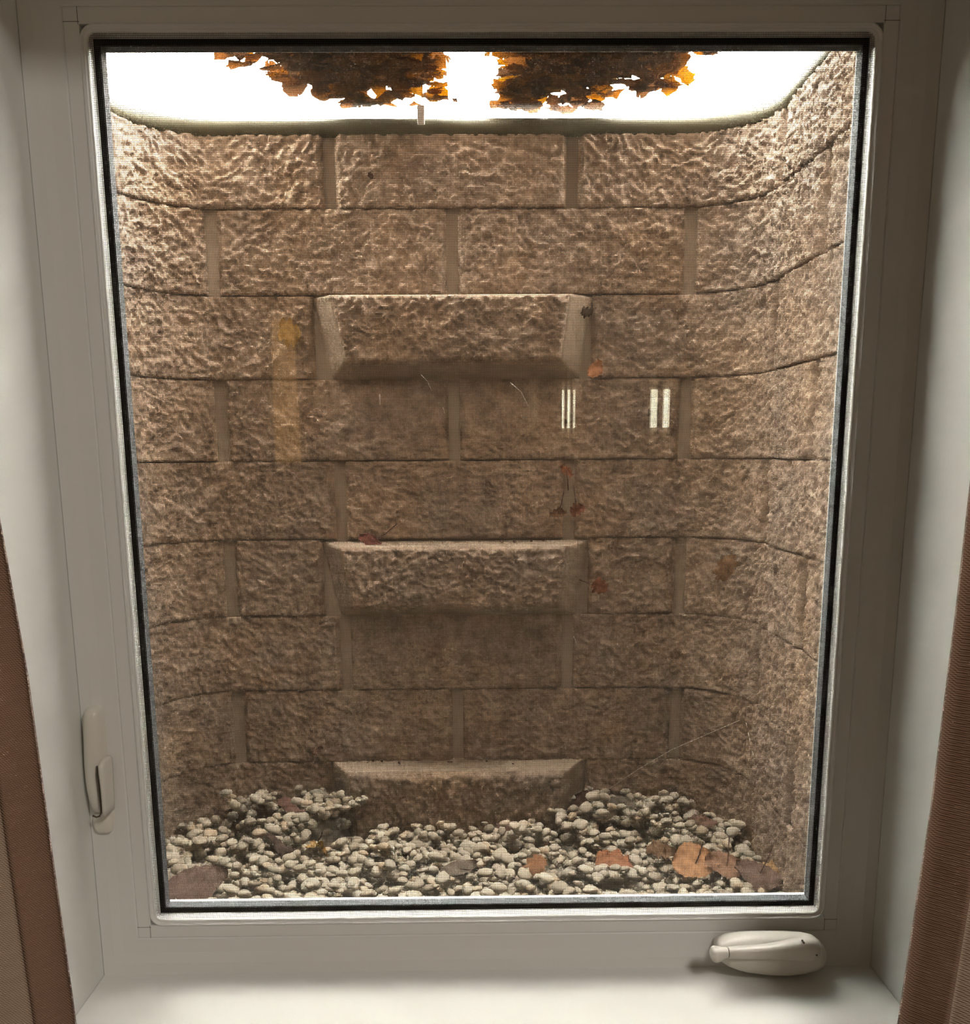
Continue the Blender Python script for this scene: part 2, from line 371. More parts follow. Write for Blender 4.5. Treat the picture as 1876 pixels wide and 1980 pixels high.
# ------------------------------------------------------------------ the window
win = tag(empty('window_1', (0, -.01, -.487)), kind='structure')
def wp(o): o.parent = win; o.location = (0, .01, .487); return o
hw, zb, zt = .3485, -.4202, .4243
# spacer bar, black gasket, sash bead, sash
wp(ring('spacer_bar', [(0, .0), (.0045, .0), (.0045, .0125), (-.0006, .0125), (-.0004, .004)], M_spacer, None, hw, zb, zt))
wp(ring('glazing_gasket', [(.0, -.0030), (.0045, -.0040), (.0060, .0), (.0, .0)], M_black, None, hw, zb, zt))
wp(ring('sash', [(.0045, -.0040), (.0050, -.0065), (.0060, -.0105), (.0085, -.0125), (.050, -.0125), (.050, .029), (.0050, .029), (.0050, .0165), (.0050, .0)], M_white, None, hw, zb, zt))
for nm, (ya, yb) in (('inner_glass_pane', (-.0028, -.0005)), ('outer_glass_pane', (.0130, .0155))):
    wp(box(nm, (-hw-.0046, ya, zb-.0046), (hw+.0046, yb, zt+.0046), M_glass))
# insect screen with frame, corner pieces
scr = empty('insect_screen'); wp(scr)
ring('screen_frame', [(.0040, -.0190), (.0044, -.0208), (.0052, -.0216), (.0062, -.0212), (.0070, -.0216), (.0078, -.0232), (.0086, -.0241), (.0096, -.0236), (.0104, -.0226), (.0104, -.0145), (.0040, -.0145)], M_screenfr, scr, hw, zb, zt, rad=.004, nseg=5)
ring('screen_flange', [(.0098, -.0222), (.0228, -.0222), (.0238, -.0216), (.0238, -.0145), (.0098, -.0145)], M_screenfr, scr, hw, zb, zt)
def seam(a, b, th=.0004, y=-.0224):
    V, F = [], []; boxVF((min(a[0], b[0])-th/2, y, min(a[1], b[1])-th/2), (max(a[0], b[0])+th/2, y+.0006, max(a[1], b[1])+th/2), V, F); return V, F
for sx in (-1, 1):
    for sz in (-1, 1):
        V, F = [], []
        zz0 = zt if sz > 0 else -zb; xo = sx*(hw+.0236); zo = sz*(zz0+.0236); xi = sx*(hw+.0096); zi = sz*(zz0+.0096)
        for a, b in (((xi+sx*.001, zi), (xi+sx*.001, zo)), ((xi, zi+sz*.002), (xo, zi+sz*.002))):
            v2, f2 = seam(a, b); n = len(V); V += v2; F += [[n+i for i in q] for q in f2]
        mesh_obj('corner_seam', V, F, M_seam, scr)
# outer frame: stepped face that meets the reveal
OX, OB, OT = HX-.0005-hw, -HZB+zb, HZT-zt-.0005
wp(ring('outer_frame', [(.0240, -.0150), (.0240, -.0214), (.0252, -.0226), ((.040, .040, .045), -.0234), ((OX-.012, OB-.016, OT-.012), -.0250), ((OX, OB, OT), -.0252), ((OX, OB, OT), .03), (.0505, .03), (.0505, -.0150)], M_white, None, hw, zb, zt))
pit_ = .00151; tw = .000115
V, F = [], []
xs = np.arange(-hw-.004, hw+.004, pit_); zs = np.arange(zb-.004, zt+.004, pit_)
for xx in xs: boxVF((xx-tw, -.0185-tw, zb-.0042), (xx+tw, -.0185+tw, zt+.0042), V, F)
for zz in zs: boxVF((-hw-.0042, -.0187-tw, zz-tw), (hw+.0042, -.0187+tw, zz+tw), V, F)
mo = mesh_obj('mesh_screen', V, F, M_wire, scr); mo['kind'] = 'stuff'; mo['label'] = 'fine charcoal insect mesh'

# crank operator
def cx(X): return .231+(1360+X/7.215-1375)*.000545
def cz(Y): return -.434-(1780+Y/7.215-1808)*.000595
def at_y(x, z, y):      # same sight line, other distance from the glass
    k = (y+.979)/.929; return -.0126+(x+.0126)*k, .060+(z-.060)*k
def hsecs(rows, yb, ry, pw=2.4, n=28, back=True):
    """loft along x: rows (X, Ytop, Ybot, depth scale)"""
    out = []
    for (X, Yt, Yb, k) in rows:
        x0, z0 = at_y(cx(X), cz(Yt), yb); z1 = at_y(0, cz(Yb), yb)[1]; zc, rz = (z0+z1)/2, abs(z0-z1)/2; s = []
        for j in range(n):
            a = 2*math.pi*j/n; ca, sa = math.cos(a), math.sin(a)
            s.append((x0, yb + (-abs(ca)**(2/pw)*ry*k if ca > 0 else abs(ca)**(2/pw)*((-.0215-yb) if not back else ry*k)), zc+math.copysign(abs(sa)**(2/pw), sa)*rz))
        out.append(s)
    return out
crank = empty('crank_operator'); wp(crank); crank['label'] = 'cream white fold-down crank at the bottom right of the frame'
loft('crank_cover', hsecs([(215, 385, 450, .15), (222, 350, 480, .35), (260, 308, 548, .6), (350, 240, 606, .8), (480, 219, 652, .9), (600, 207, 682, .97), (900, 198, 724, 1), (1150, 203, 737, 1), (1400, 222, 716, .95), (1550, 262, 682, .85), (1650, 335, 632, .65), (1685, 400, 570, .4), (1697, 450, 520, .15)], -.046, .018, 2.3, 28, False), M_handle, crank)
loft('crank_arm', hsecs([(352, 385, 500, .5), (360, 374, 510, .62), (480, 367, 514, .7), (600, 360, 516, .75), (900, 343, 518, .85), (1100, 310, 524, .95), (1250, 272, 540, 1.0), (1350, 250, 556, 1.05), (1420, 243, 560, 1.05), (1500, 256, 556, 1.0), (1560, 285, 536, .9), (1600, 330, 500, .65), (1612, 385, 450, .3)], -.062, .0095, 2.5), M_handle, crank)
loft('crank_knob', hsecs([(108, 440, 480, .3), (113, 408, 508, .6), (128, 380, 535, .85), (160, 364, 553, 1), (200, 366, 554, 1), (240, 374, 540, .9), (285, 380, 514, .75), (330, 380, 502, .68), (343, 384, 498, .6)], -.062, .0095, 2.2), M_handle, crank)
loft('knob_joint', hsecs([(340, 386, 496, .58), (355, 386, 498, .58)], -.062, .0090), M_seam, crank)
V, F = [], []
for (X, Y, sx_, sz_) in ((1583, 490, .0007, .0007), (1395, 318, .0008, .0006)): px_, pz_ = at_y(cx(X), cz(Y), -.0715); boxVF((px_-sx_, -.0722, pz_-sz_), (px_+sx_, -.0660, pz_+sz_), V, F)
mesh_obj('scuff_mark', V, F, M_seam, crank)
# sash lock
def lx(X, Y): return -.397+.000524*(130+X/6.385-163)-.0000477*(1330+Y/6.385-1380)
def lz(Y): return -.190-(1330+Y/6.385-1380)*.000537
def vsecs(rows, yb, ry, pw=2.5, n=24):
    out = []
    for (Y, Xl, Xr, k) in rows:
        a0, z0 = at_y(lx(Xl, Y), lz(Y), yb); a1 = at_y(lx(Xr, Y), 0, yb)[0]; c, rx = (a0+a1)/2, (a1-a0)/2; s = []
        for j in range(n):
            a = 2*math.pi*j/n; ca, sa = math.cos(a), math.sin(a)
            s.append((c+math.copysign(abs(sa)**(2/pw), sa)*rx, yb+(-abs(ca)**(2/pw)*ry*k if ca > 0 else .003), z0))
        out.append(s)
    return out
lock = empty('sash_lock'); wp(lock); lock['label'] = 'cream white lever lock low on the left side of the frame'
loft('lock_case', vsecs([(213, 320, 370, .2), (222, 280, 415, .5), (245, 250, 440, .75), (290, 234, 457, .9), (400, 232, 466, 1), (600, 235, 482, 1), (800, 240, 496, 1), (950, 250, 478, 1), (1100, 268, 462, 1), (1200, 285, 468, 1), (1300, 303, 478, .95), (1400, 328, 488, .85), (1450, 345, 488, .75), (1490, 362, 482, .55), (1515, 385, 462, .3)], -.024, .017), M_handle, lock)
loft('lock_lever', vsecs([(836, 470, 515, .4), (850, 455, 532, .75), (890, 441, 544, 1), (950, 446, 549, 1), (1050, 462, 555, 1), (1200, 482, 562, 1), (1300, 492, 568, 1), (1400, 500, 572, 1), (1500, 500, 576, .95)], -.028, .020, 3), M_handle, lock)
loft('lever_base', vsecs([(1470, 480, 576, .7), (1525, 440, 577, .8), (1545, 345, 579, .8), (1600, 330, 580, .8), (1700, 348, 580, .8), (1745, 365, 575, .75), (1770, 395, 560, .6), (1783, 420, 530, .4)], -.024, .009, 3.5), M_handle, lock)
V, F = [], []
tube('lock_gap', [(at_y(lx(X, Y), lz(Y), -.027)[0], -.0418, at_y(lx(X, Y), lz(Y), -.027)[1]) for X, Y in ((436, 900), (434, 1000), (450, 1100), (468, 1250), (484, 1400), (486, 1480), (470, 1515), (430, 1528), (385, 1508))], .0010, M_seam, lock)

# ------------------------------------------------------------------ curtains
def curtain(sign, edge, hemw, label, hem_mat):
    t = tag(empty('curtain', (sign*.42, -.30, 1.1)), label, 'curtain')
    zs_ = np.linspace(1.05, -1.22, 60)
    def xe(z): return np.interp(z, [e[0] for e in edge], [e[1] for e in edge])
    def build(nm, u0, u1, n, mtl):
        us = np.linspace(u0, u1, n); V, F = [], []
        for layer in (0, 1):
            for z in zs_:
                for q in us:
                    # q = distance along the cloth from the free edge
                    ph = q/.062
                    yy = -.262 - .020*(1-math.cos(ph*1.9+.15*z)) - .006*math.sin(ph*3.1+z*1.3)
                    if q < hemw: yy = np.interp(q, [0, hemw*.25, hemw], [-.250, -.2515, -.262-.020*(1-math.cos(hemw/.062*1.9+.15*z))-.006*math.sin(hemw/.062*3.1+z*1.3)])
                    V.append((xe(z)+sign*q*.86 - t.location[0], yy-layer*.0012*(1 if nm == 'curtain_panel' else 2.2)+.30, z-1.1))
        nu = len(us); nz_ = len(zs_)
        for l in (0, 1):
            for j in range(nz_-1):
                for i in range(nu-1):
                    a = l*nu*nz_+j*nu+i; F.append([a, a+1, a+nu+1, a+nu])
        for j in range(nz_-1):
            for i in (0, nu-1): a = j*nu+i; b = a+nu*nz_; F.append([a, a+nu, b+nu, b])
        return mesh_obj(nm, V, F, mtl, t, smooth=True)
    build('curtain_hem', 0, hemw, 10, hem_mat); build('curtain_panel', hemw*.98, .42, 90, M_curt)
curtain(-1, [(-1.22, -.338), (-.40, -.343), (-.246, -.349), (-.103, -.354), (.013, -.363), (.4, -.385), (1.05, -.40)], .026, 'taupe woven curtain with brown hem, left of the window', M_hem)
curtain(1, [(-1.22, .325), (-.41, .337), (-.219, .349), (-.053, .355), (.041, .357), (.4, .372), (1.05, .39)], .032, 'brown woven curtain right of the window, over the crank side', M_hem)

# ------------------------------------------------------------------ what the glass reflects: far window with blinds, lamp
w2 = tag(empty('window_2', (.6, RY+.01, .2)), kind='structure')
def cbox(nm, a, b, mtl, par):
    o = box(nm, a, b, mtl); o.parent = par; o.location = -par.location; return o
yb_ = RY+.012
cbox('lit_pane', (.30, yb_, .165), (.98, yb_+.006, .335), M_daypane, w2)
gaps = [(.395, .405), (.42, .432), (.447, .455), (.80, .83), (.858, .885)]
xs_ = [.28]+[v for g in gaps for v in g]+[1.0]
for a, b in zip(xs_[0::2], xs_[1::2]): cbox('blind_panel', (a, yb_+.02, .08), (b, yb_+.03, .42), M_room, w2)
lamp = tag(empty('floor_lamp', (-.80, -3.25, RZ0)), 'tall warm lit floor lamp standing across the room, seen only as a faint orange reflection', 'lamp')
def lathe(nm, pr, mtl, par, n=28):
    secs = [[(rr*math.cos(2*math.pi*k/n), rr*math.sin(2*math.pi*k/n), zz) for k in range(n)] for rr, zz in pr]
    return loft(nm, secs, mtl, par)
lathe('lamp_base', [(.12, 0), (.12, .02), (.02, .035), (.012, .05)], M_twig, lamp); lathe('lamp_pole', [(.012, .05), (.012, 1.35)], M_twig, lamp)
lathe('lamp_shade', [(.055, 1.32), (.053, 1.5), (.05, 1.7), (.045, 1.9)], M_lampshade, lamp)
cl = tag(empty('ceiling_lamp', (.9, -1.7, RZ1)), 'round ceiling lamp behind the camera, out of view', 'lamp'); lathe('lamp_housing', [(.16, 0), (.16, -.02), (.10, -.035)], M_white, cl)

# ------------------------------------------------------------------ gravel
def gbase(x, y):
    b = -.785 + .070*np.clip((y-.86)/.17, 0, 1)**1.1*np.clip((np.abs(x+.05)-.19)/.09, 0, 1)*np.clip((.56-np.abs(x+.05))/.2, .15, 1)
    b = b + .012*vnoise(x*6+3, y*6+8) - .004
    return b
res = .003; gx0, gy0 = XL-.01, Y0; NX, NY = int((XR-XL+.02)/res), int((YB-Y0+.01)/res)
GX, GY = np.meshgrid(gx0+np.arange(NX)*res, gy0+np.arange(NY)*res, indexing='ij')
H = gbase(GX, GY); OWN = -np.ones((NX, NY), int); BASE = H.copy()
def inside(x, y, r_):
    if not (XL+.012+r_ < x < XR-.012-r_ and Y0+r_ < y < YB-.012-r_): return False
    for cxx in (XL+RC, XR-RC):
        if (x-cxx)*(-1 if cxx < 0 else 1) > 0 and y > YB-RC and math.hypot(x-cxx, y-YB+RC) > RC-.012-r_: return False
    if y > .962-r_ and abs(x+.048) < .218+.035*(y-.96)/.09+r_*.8: return False
    return True
pebs = []
NP = 20000
for i in range(NP):
    a = random.choice((.0085, .0105, .0115, .0125, .014, .016))*random.uniform(.85, 1.12); bb = a*random.uniform(.62, .92); cc = a*random.uniform(.42, .66)
    best = None
    for t_ in range(7):
        x = random.uniform(XL, XR); y = Y0+(YB-Y0)*random.random()**.8
        if not inside(x, y, bb*.9): continue
        ix, iy = int((x-gx0)/res), int((y-gy0)/res)
        if ix < 0 or iy < 0 or ix >= NX or iy >= NY: continue
        hh = H[ix, iy]-BASE[ix, iy]
        if best is None or hh < best[0]: best = (hh, x, y)
    if best is None or best[0] > .028+.006*random.random(): continue
    _, x, y = best; th = random.uniform(0, math.pi)
    n = int(a/res)+1; ix, iy = int((x-gx0)/res), int((y-gy0)/res)
    i0, i1, j0, j1 = max(0, ix-n), min(NX, ix+n+1), max(0, iy-n), min(NY, iy+n+1)
    dx = GX[i0:i1, j0:j1]-x; dy = GY[i0:i1, j0:j1]-y
    u_ = (dx*math.cos(th)+dy*math.sin(th))/a; v_ = (-dx*math.sin(th)+dy*math.cos(th))/bb; q = 1-u_*u_-v_*v_; msk = q > 0
    if not msk.any(): continue
    thick = np.sqrt(np.clip(q, 0, 1))*cc
    hs = H[i0:i1, j0:j1]; zc = float(np.max(np.where(msk, hs+thick, -9)))-.5*cc
    # lean with the local slope
    gxs = float(np.mean(hs[-1, :])-np.mean(hs[0, :]))/(max(1, hs.shape[0]-1)*res); gys = float(np.mean(hs[:, -1])-np.mean(hs[:, 0]))/(max(1, hs.shape[1]-1)*res)
    top = zc+thick; upd = msk & (top > hs); hs[upd] = top[upd]; OWN[i0:i1, j0:j1][upd] = len(pebs)
    pebs.append((x, y, zc, a, bb, cc, th, -math.atan(gys*.0)+random.uniform(-.35, .35), random.uniform(-.35, .35)))
vis, cnt = np.unique(OWN[OWN >= 0], return_counts=True)
keep = [(v, c) for v, c in zip(vis, cnt) if c >= 3]
# where a fallen leaf lies, no pebble sits on top of it
SPOTS = [(-.407, 1.0, -.684, .026), (-.398, .838, -.700, .026), (-.326, .836, -.698, .026), (-.525, .650, -.698, .062), (-.043, .709, -.702, .032), (.214, .995, -.680, .022), (.298, .99, -.682, .030), (.458, .92, -.694, .026), (.057, .928, -.700, .024),
         (.251, .747, -.702, .030), (.344, .775, -.702, .028), (.396, .713, -.698, .040), (.452, .702, -.700, .036), (.505, .672, -.700, .038), (.530, .695, -.694, .022), (.101, .735, -.702, .020)]
def covers(p): return any(math.hypot(p[0]-q[0], p[1]-q[1]) < q[3]+p[3]*.4 and p[2]+p[5] > q[2]-.001 for q in SPOTS)
def near(p): return any(math.hypot(p[0]-q[0], p[1]-q[1]) < q[3]+.02 for q in SPOTS)
have = {v for v, c in keep}
keep = [(v, c) for v, c in keep if not covers(pebs[v])] + [(i, 3) for i, p in enumerate(pebs) if i not in have and near(p) and not covers(p)]
import bmesh
def ico(sub):
    bm = bmesh.new(); bmesh.ops.create_icosphere(bm, subdivisions=sub, radius=1.0)
    V = np.array([v.co[:] for v in bm.verts]); F = np.array([[v.index for v in fc.verts] for fc in bm.faces]); bm.free(); return V, F
I2, I1 = ico(2), ico(2)
def pshape(seed):
    V = I2[0].copy(); g = np.random.default_rng(seed)
    for _ in range(4):
        d = g.normal(size=3); d /= np.linalg.norm(d); k = V@d; V = V - np.outer(np.clip(k-.72, 0, 1), d)*.8
    V = V*(1+.10*np.sin(V@g.normal(size=3)*2.2+g.random()*6))[:, None]
    return V
PS = [pshape(k) for k in range(16)]
def rotm(th, rx, ry):
    return np.array((Matrix.Rotation(th, 3, 'Z') @ Matrix.Rotation(rx, 3, 'X') @ Matrix.Rotation(ry, 3, 'Y')))
camP = np.array([-.0126, -.979, .06])
def in_view(p):
    x, y = p[0], p[1]; return y > .47 and abs(x+.03) < .64
def score(p): return p[3]*p[4]/((p[1]+.98)**3)
cand = sorted([(-score(pebs[v])*min(c, 60), v) for v, c in keep if in_view(pebs[v])])
solo = set(v for _, v in cand[:300])
def add_tone(me, vals):
    at = me.attributes.new('tone', 'FLOAT', 'POINT'); at.data.foreach_set('value', np.asarray(vals, np.float32))
meshes = []
for k in range(16):
    for tn in range(4):
        me = bpy.data.meshes.new('pebble'); me.from_pydata(PS[k].tolist(), [], I2[1].tolist()); me.materials.append(M_peb)
        tv = float(RNG.random()); me.polygons.foreach_set('use_smooth', np.ones(len(me.polygons), bool)); add_tone(me, np.full(len(me.vertices), tv)); meshes.append((me, 'dark grey brown' if tv < .12 else 'warm tan' if tv > .84 and tv < .96 else 'neutral grey' if .5 < tv < .72 else 'pale cream'))
VV, FF, TT, off = [], [], [], 0
for v, c in keep:
    x, y, z, a, bb, cc, th, rx, ry = pebs[v]
    if v in solo:
        me, tn_ = random.choice(meshes); o = bpy.data.objects.new('pebble', me); C.objects.link(o)
        R_ = Matrix.Rotation(th, 4, 'Z') @ Matrix.Rotation(rx, 4, 'X') @ Matrix.Rotation(ry, 4, 'Y')
        o.matrix_world = Matrix.Translation((x, y, z)) @ R_ @ Matrix.Diagonal((a, bb, cc, 1))
        zone = ('left' if x < -.25 else 'middle' if x < .13 else 'right'); far = 'front edge' if y < .62 else 'main area'
        tag(o, f'larger {tn_} rounded pebble, {far} of the gravel, {zone} third', 'pebble', f'larger {tn_} pebbles, {far}, {zone} third')
    else:
        P_ = (PS[v % 16]*np.array([a, bb, cc]))@rotm(th, rx, ry).T+np.array([x, y, z]); VV.append(P_); FF.append(I2[1]+off); off += len(P_); TT.append(np.full(len(P_), RNG.random()))
gv = mesh_obj('gravel', np.concatenate(VV), np.concatenate(FF), M_peb, smooth=True); add_tone(gv.data, np.concatenate(TT))
tag(gv, 'bed of small pale river gravel covering the window well floor', 'gravel', kind='stuff')
print('H', [round(float(np.percentile(H[:, int((yy-gy0)/res)], 60)), 4) for yy in (.4, .5, .6, .7, .8, .9, 1.0)]); print('pebbles', len(keep), 'solo', len(solo), 'tris', off*2)
nx_, ny_ = 40, 30; V, F = [], []
for i in range(nx_+1):
    for j in range(ny_+1):
        X_ = XL+.004+(XR-XL-.008)*i/nx_; Y_ = Y0+(YB-Y0-.004)*j/ny_; V.append((X_, Y_, float(gbase(np.array([X_]), np.array([Y_]))[0])+.002))
for i in range(nx_):
    for j in range(ny_): a = i*(ny_+1)+j; F.append([a, a+ny_+1, a+ny_+2, a+1])
o = mesh_obj('gravel_subsoil', V, F, M_dirt); tag(o, 'dark damp grit showing between the pebbles', 'soil', kind='stuff')
def gz(x, y):
    ix, iy = int((x-gx0)/res), int((y-gy0)/res); s = H[max(0, ix-5):ix+6, max(0, iy-5):iy+6]; return float(np.percentile(s, 85))

# ------------------------------------------------------------------ leaves
def leaf_mesh(kind, seed, L=1.0, W=.32, curl=.12, mtl=None, nseg=14):
    g = random.Random(seed); V, F = [], []; m_ = 4
    for i in range(nseg+1):
        t = i/nseg
        if kind == 'oval': wv = W*(math.sin(math.pi*t**.85)**.75)*(1+.10*(i % 2))
        elif kind == 'maple': wv = W*1.25*(.10+abs(math.sin(math.pi*t**.8))**.5*(.45+.55*abs(math.sin(3*math.pi*t+.5))))*(1 if 0 < i < nseg else .15)
        else: wv = W*(math.sin(math.pi*t)**.9)*(1+.28*(1 if i % 3 == 1 else -.5))
        if i in (0, nseg): wv = max(.008, wv*.1)
        for j in range(-m_, m_+1):
            s = j/m_; asym = 1+.12*math.sin(t*5+seed)*(1 if s > 0 else -1)
            z = curl*((s*s)*.5*math.sin(1+t*2+seed) + .35*math.sin(t*math.pi*1.2+seed*.7)) + .035*math.sin(s*7+t*9+seed)*abs(s)
            V.append(((t-.5)*L, s*wv*asym + .05*math.sin(t*3+seed)*L, z*L))
    k = 2*m_+1
    for i in range(nseg):
        for j in range(k-1): a = i*k+j; F.append([a, a+1, a+k+1, a+k])
    me = bpy.data.meshes.new('leaf'); me.from_pydata(V, [], F); me.materials.append(mtl); me.polygons.foreach_set('use_smooth', np.ones(len(me.polygons), bool)); return me
pile_meshes = [leaf_mesh(k, s, 1, .30+.03*(s % 3), .16, M_pile, 9) for s, k in enumerate(('oval', 'oak', 'maple', 'oval', 'oak', 'oval'))]
def inpoly(x, y, poly):
    c = False; j = len(poly)-1
    for i in range(len(poly)):
        xi, yi = poly[i]; xj, yj = poly[j]
        if (yi > y) != (yj > y) and x < (xj-xi)*(y-yi)/(yj-yi)+xi: c = not c
        j = i
    return c
PZ = .704
polyL = [(-.065, .30), (-.066, .76), (-.070, 1.045), (-.218, 1.06), (-.344, .99), (-.405, .875), (-.435, .764), (-.47, .60), (-.47, .30)]
polyR = [(.036, .30), (.036, .76), (.038, 1.06), (.15, 1.075), (.227, 1.055), (.355, .965), (.40, .84), (.395, .768), (.42, .60), (.42, .30)]
for poly, nm in ((polyL, 'heap of wet brown leaves on the clear well cover, left of the middle gap'), (polyR, 'heap of wet brown leaves on the clear well cover, right of the middle gap')):
    xs_ = [p[0] for p in poly]; mx_, = (sum(xs_)/len(xs_),)
    hp = tag(empty('leaf_heap', (mx_, .68, PZ)), nm, 'leaf heap'); cntr = 0
    while cntr < 290:
        x = random.uniform(min(xs_), max(xs_)); y = random.uniform(.30, 1.08)
        if cntr < 235: y = random.uniform(.68, 1.08)
        if not inpoly(x, y, poly): continue
        # thinner towards the rim of the heap
        dist = min(math.hypot(x-p[0], y-p[1]) for p in poly)
        L = random.uniform(.045, .085); lay = random.random()
        ey = min(1, max(0, (1.08-y)/.2))
        if random.random() > .75+.25*ey: continue
        o = bpy.data.objects.new('leaf', random.choice(pile_meshes)); C.objects.link(o); o.parent = hp
        L *= .82; o.location = (x-mx_, y-.68, .006+.034*lay*(.25+.75*ey)); o.scale = (L, L, L*random.uniform(.7, 1.2))
        o.rotation_euler = (random.gauss(0, .11), random.gauss(0, .11), random.uniform(0, 6.28)); cntr += 1
    # compacted upper layer nobody could count
    VV, FF, off = [], [], 0
    base = [(np.array([v.co[:] for v in me.vertices]), np.array([p.vertices[:] for p in me.polygons])) for me in pile_meshes]
    k = 0
    while k < 640:
        x = random.uniform(min(xs_), max(xs_)); y = random.uniform(.32, 1.03)
        if not inpoly(x, y, poly) or not inpoly(x+.045*(1 if x > mx_ else -1)*.9, y+.008, poly): continue
        L = random.uniform(.05, .09); v_, f_ = random.choice(base); R_ = np.array(Matrix.Rotation(random.uniform(0, 6.28), 3, 'Z') @ Matrix.Rotation(random.gauss(0, .2), 3, 'X'))
        VV.append((v_*L)@R_.T+np.array([x-mx_, y-.68, .035+.03*random.random()])); FF.append(f_+off); off += len(v_); k += 1
    o = mesh_obj('leaf_litter', np.concatenate(VV), np.concatenate(FF), M_pile, hp, smooth=True); o['kind'] = 'stuff'
# clear cover with a raised middle ridge, leaning on the rim
V, F = [], []; prof = [(-.70, .696), (-.68, .698), (-.052, .698), (-.040, .712), (.012, .712), (.024, .698), (.57, .698), (.59, .696)]
for (x, z) in prof:
    for y in (.10, 1.10): V.append((x, y, z)); V.append((x, y, z+.002))
for i in range(len(prof)-1):
    a = 4*i; F += [[a, a+4, a+6, a+2], [a+1, a+3, a+7, a+5]]
for i in (0, len(prof)-1): a = 4*i; F.append([a, a+1, a+3, a+2])
tag(mesh_obj('well_cover', V, F, M_poly), 'clear plastic cover with raised middle ridge lying over the window well', 'well cover')
o = box('cover_clip', (-.007, -.006, -.016), (.007, .006, .016), M_clip, bev=.002); o.location = (-.105, 1.018, .684)
tag(o, 'small white clip at the top rim of the well, below the left leaf heap', 'clip')

def one_leaf(kind, seed, pos, L, rot, col, label, stem=None, curl=.2, W=.34, tr=.3):
    t = tag(empty('fallen_leaf', pos), label, 'leaf')
    me = leaf_mesh(kind, seed, L, W*L, curl, leaf1('leaf_tone', col, tr)); b = bpy.data.objects.new('leaf_blade', me); C.objects.link(b); b.parent = t; b.rotation_euler = rot
    if stem:
        tube('leaf_stem', [(0, 0, 0), tuple(.55*v for v in stem[:2])+(stem[2]*.4,), stem], .0011, M_twig, t)
    return t
O = 1.57
G_ = lambda x, y, dz=.006: (x, y, min(gz(x, y)+.006, -.696)+dz*.7)
RED, BRN, DRK, TAN, ORG, YEL = (.24, .085, .04), (.26, .15, .10), (.11, .07, .05), (.52, .33, .19), (.50, .24, .10), (.60, .38, .13)
one_leaf('oval', 1, (-.407, 1.0, -.684), .060, (.35, .1, .1), (.30, .16, .12), 'reddish brown leaf at the back of the gravel, left of the lowest step', None, .2, .42)
one_leaf('oak', 2, (-.398, .838, -0.696), .062, (.3, .2, .3), DRK, 'dark crumpled leaf in the gravel beside the yellow leaf', None, .5, .4)
one_leaf('oak', 3, (-.326, .836, -0.694), .070, (.5, .2, 1.9), YEL, 'yellow ochre curled leaf standing in the gravel, left half', (.01, 0, .02), .4, .3)
one_leaf('oval', 4, (-.525, .650, -0.694), .135, (.42, -.08, .08), (.20, .125, .095), 'large dark brown leaf in the bottom left corner of the gravel', None, .22, .40)
one_leaf('oval', 5, (-.043, .709, -0.698), .072, (.2, .1, -.15), (.20, .155, .12), 'grey brown leaf in the front middle of the gravel', (.045, -.02, .004), .25, .34)
one_leaf('oval', 6, (.214, .995, -.680), .050, (.9, .3, -.8), (.16, .07, .05), 'dark red brown leaf against the right side of the lowest step', None, .15, .5)
one_leaf('oval', 7, (.298, .99, -.682), .072, (.4, 0, -.2), (.20, .17, .13), 'grey leaf at the back of the gravel, right of the lowest step', None, .2, .26)
one_leaf('oval', 8, (.458, .92, -.694), .060, (.5, 0, .05), (.25, .14, .09), 'brown leaf at the back right, near the curve of the well wall', None, .12, .3)
one_leaf('oak', 9, (.057, .928, -.700), .055, (.3, .1, .2), (.27, .16, .12), 'faded brown leaf directly in front of the lowest step', None, .3, .4)
one_leaf('maple', 10, (.251, .747, -0.698), .070, (.3, .15, -.5), (.48, .20, .09), 'orange lobed leaf with a stem, right middle of the gravel', (-.035, .02, .018), .25, .34)
one_leaf('oak', 11, (.344, .775, -0.698), .070, (.3, .2, .1), (.33, .20, .11), 'crumpled brown leaf between the orange lobed leaf and the large tan leaf', None, .5, .4)
one_leaf('oval', 12, (.396, .713, -0.694), .088, (.62, -.05, .02), (.68, .37, .18), 'largest orange tan leaf, front right of the gravel', (.02, .03, .03), .1, .42, .2)
one_leaf('oval', 13, (.452, .702, -0.696), .082, (.5, .05, -.12), (.42, .24, .15), 'pinkish brown leaf touching the large orange tan leaf on its right', (.01, .03, .045), .15, .34, .2)
one_leaf('oval', 14, (.505, .672, -0.696), .092, (.4, .1, -.35), (.22, .14, .105), 'dull brown leaf near the front right corner, under the yellow one', (.045, .05, .06), .2, .34)
one_leaf('oak', 15, (.535, .695, -0.690), .062, (.5, .1, -.15), (.56, .35, .15), 'small yellow leaf in the front right corner against the well wall', None, .4, .33)
one_leaf('maple', 16, (.101, .735, -0.698), .045, (.4, .2, .9), (.40, .19, .08), 'small rust coloured leaf in the middle front of the gravel', None, .5, .4)
WY = 1.022
one_leaf('maple', 20, (-.371, WY, .292), .046, (O, .2, 1.25-O), (.42, .25, .06), 'ochre leaf caught on the wall left of the top step', None, .1, .46, .2)
one_leaf('oval', 21, (.232, WY-.003, .221), .038, (O, -1.1, 0), (.62, .27, .12), 'small orange leaf hanging at the lower right corner of the top step', None, .15, .36, .2)
one_leaf('maple', 22, (.213, 1.005, .328), .022, (O, .3, 0), (.10, .06, .035), 'dark crumb of leaf on the right flank of the top step', None, .4, .4)
one_leaf('oak', 23, (.177, WY-.002, .022), .030, (O, .9, 0), (.36, .13, .05), 'rust leaf shred hanging above the middle step, upper one', (.004, 0, -.04), .3, .3)
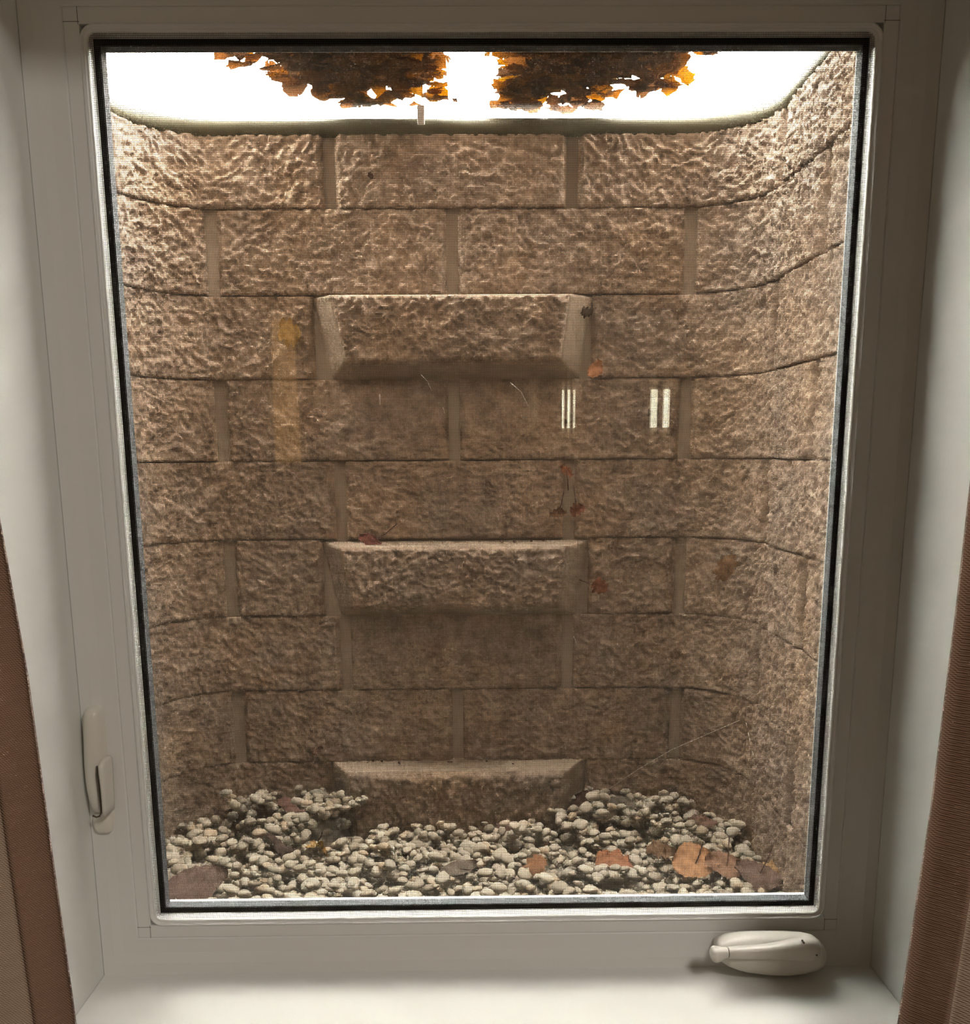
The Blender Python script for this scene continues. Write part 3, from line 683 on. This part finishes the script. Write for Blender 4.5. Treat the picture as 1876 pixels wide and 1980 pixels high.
one_leaf('oak', 24, (.160, WY-.004, -.064), .034, (O, 0, 0), (.26, .13, .06), 'brown curled leaf shred in the cobweb above the middle step, left one', (.012, 0, .045), .4, .3)
one_leaf('maple', 25, (.200, WY-.004, -.057), .030, (O, -.5, 0), (.28, .10, .05), 'dark red leaf shred in the cobweb above the middle step, right one', (-.008, 0, .05), .4, .36)
one_leaf('oval', 26, (-.223, 1.005, -.117), .048, (1.2, .25, 0), (.20, .055, .035), 'dark red leaf with long stem lying on top of the middle step', (.055, .01, .035), .15, .26)
one_leaf('maple', 27, (.486, .925, -.168), .050, (O, 1.3, .35), (.48, .29, .15), 'tan leaf on the right wall beside the middle step', None, .25, .46, .15)
one_leaf('maple', 28, (.250, WY-.004, -.214), .034, (O, .8, 0), (.38, .14, .06), 'rust leaf with a stem on the wall right of the middle step', (-.045, .0, .014), .3, .42)
one_leaf('oval', 29, (-.203, WY, .579), .013, (O, 1.3, 0), (.12, .06, .04), 'tiny dark leaf scrap on the top course of the wall', None, .2, .4)
one_leaf('oval', 30, (-.352, 1.03, -.566), .026, (.9, -.3, 0), (.20, .10, .06), 'small brown leaf at the left end of the lowest step top', None, .3, .36)
one_leaf('oak', 31, (-.165, .960, -.655), .016, (O, .5, 0), (.40, .17, .07), 'tiny orange scrap on the face of the lowest step', None, .3, .4)
# crumbs on the step tops
def crumb(x, y, z, s, lab):
    V = PS[3]*np.array([s, s*.7, s*.55]); o = mesh_obj('debris_crumb', V, I2[1], M_twig, smooth=True, loc=(x, y, z)); tag(o, lab, 'debris', 'dark crumbs on the step tops')
random.seed(11)
for (x, y, z) in [(.07, 1.0, -.119), (.105, 1.005, -.118), (.13, 1.015, -.117), (.045, 1.0, -.119)]: crumb(x, y, z, .0042, 'dark crumb of dirt on the top of the middle step')
for k in range(9): crumb(random.uniform(-.25, .15), 1.025+random.uniform(-.03, .005), -.590, random.uniform(.002, .0042), 'dark crumb of dirt on the top of the lowest step')
o = mesh_obj('debris_crumb', PS[5]*np.array([.006, .005, .005]), I2[1], M_twig, smooth=True, loc=(.078, .985, .358)); tag(o, 'single dark crumb on the top step edge', 'debris')
# cobweb strands
def web(pts, r_, lab): o = tube('cobweb_strand', pts, r_, M_web); tag(o, lab, 'cobweb')
web([(.255, .985, -.655), (.33, .98, -.60), (.40, .975, -.555), (.538, .93, -.475)], .0004, 'long pale cobweb strand slanting up to the right above the gravel')
web([(.538, .93, -.475), (.541, .88, -.53), (.543, .78, -.60)], .0005, 'short cobweb strand running down the right wall from the slanting one')
for i, (x, y, z, dx, dz) in enumerate([(-.11, .94, .205, .02, -.03), (.06, .94, .19, .035, -.045), (-.19, .945, .17, 0, -.02), (-.07, .95, .145, .004, -.012), (.19, .97, -.31, .006, -.02)]):
    web([(x, y, z), (x+dx*.6, y, z+dz*.4), (x+dx, y, z+dz)], .0005, ['curved cobweb thread below the top step, left of centre', 'slanting cobweb thread below the top step, right end', 'hanging cobweb thread below the top step, left end', 'tiny cobweb curl below the top step, centre', 'tiny white thread below the middle step, right end'][i])
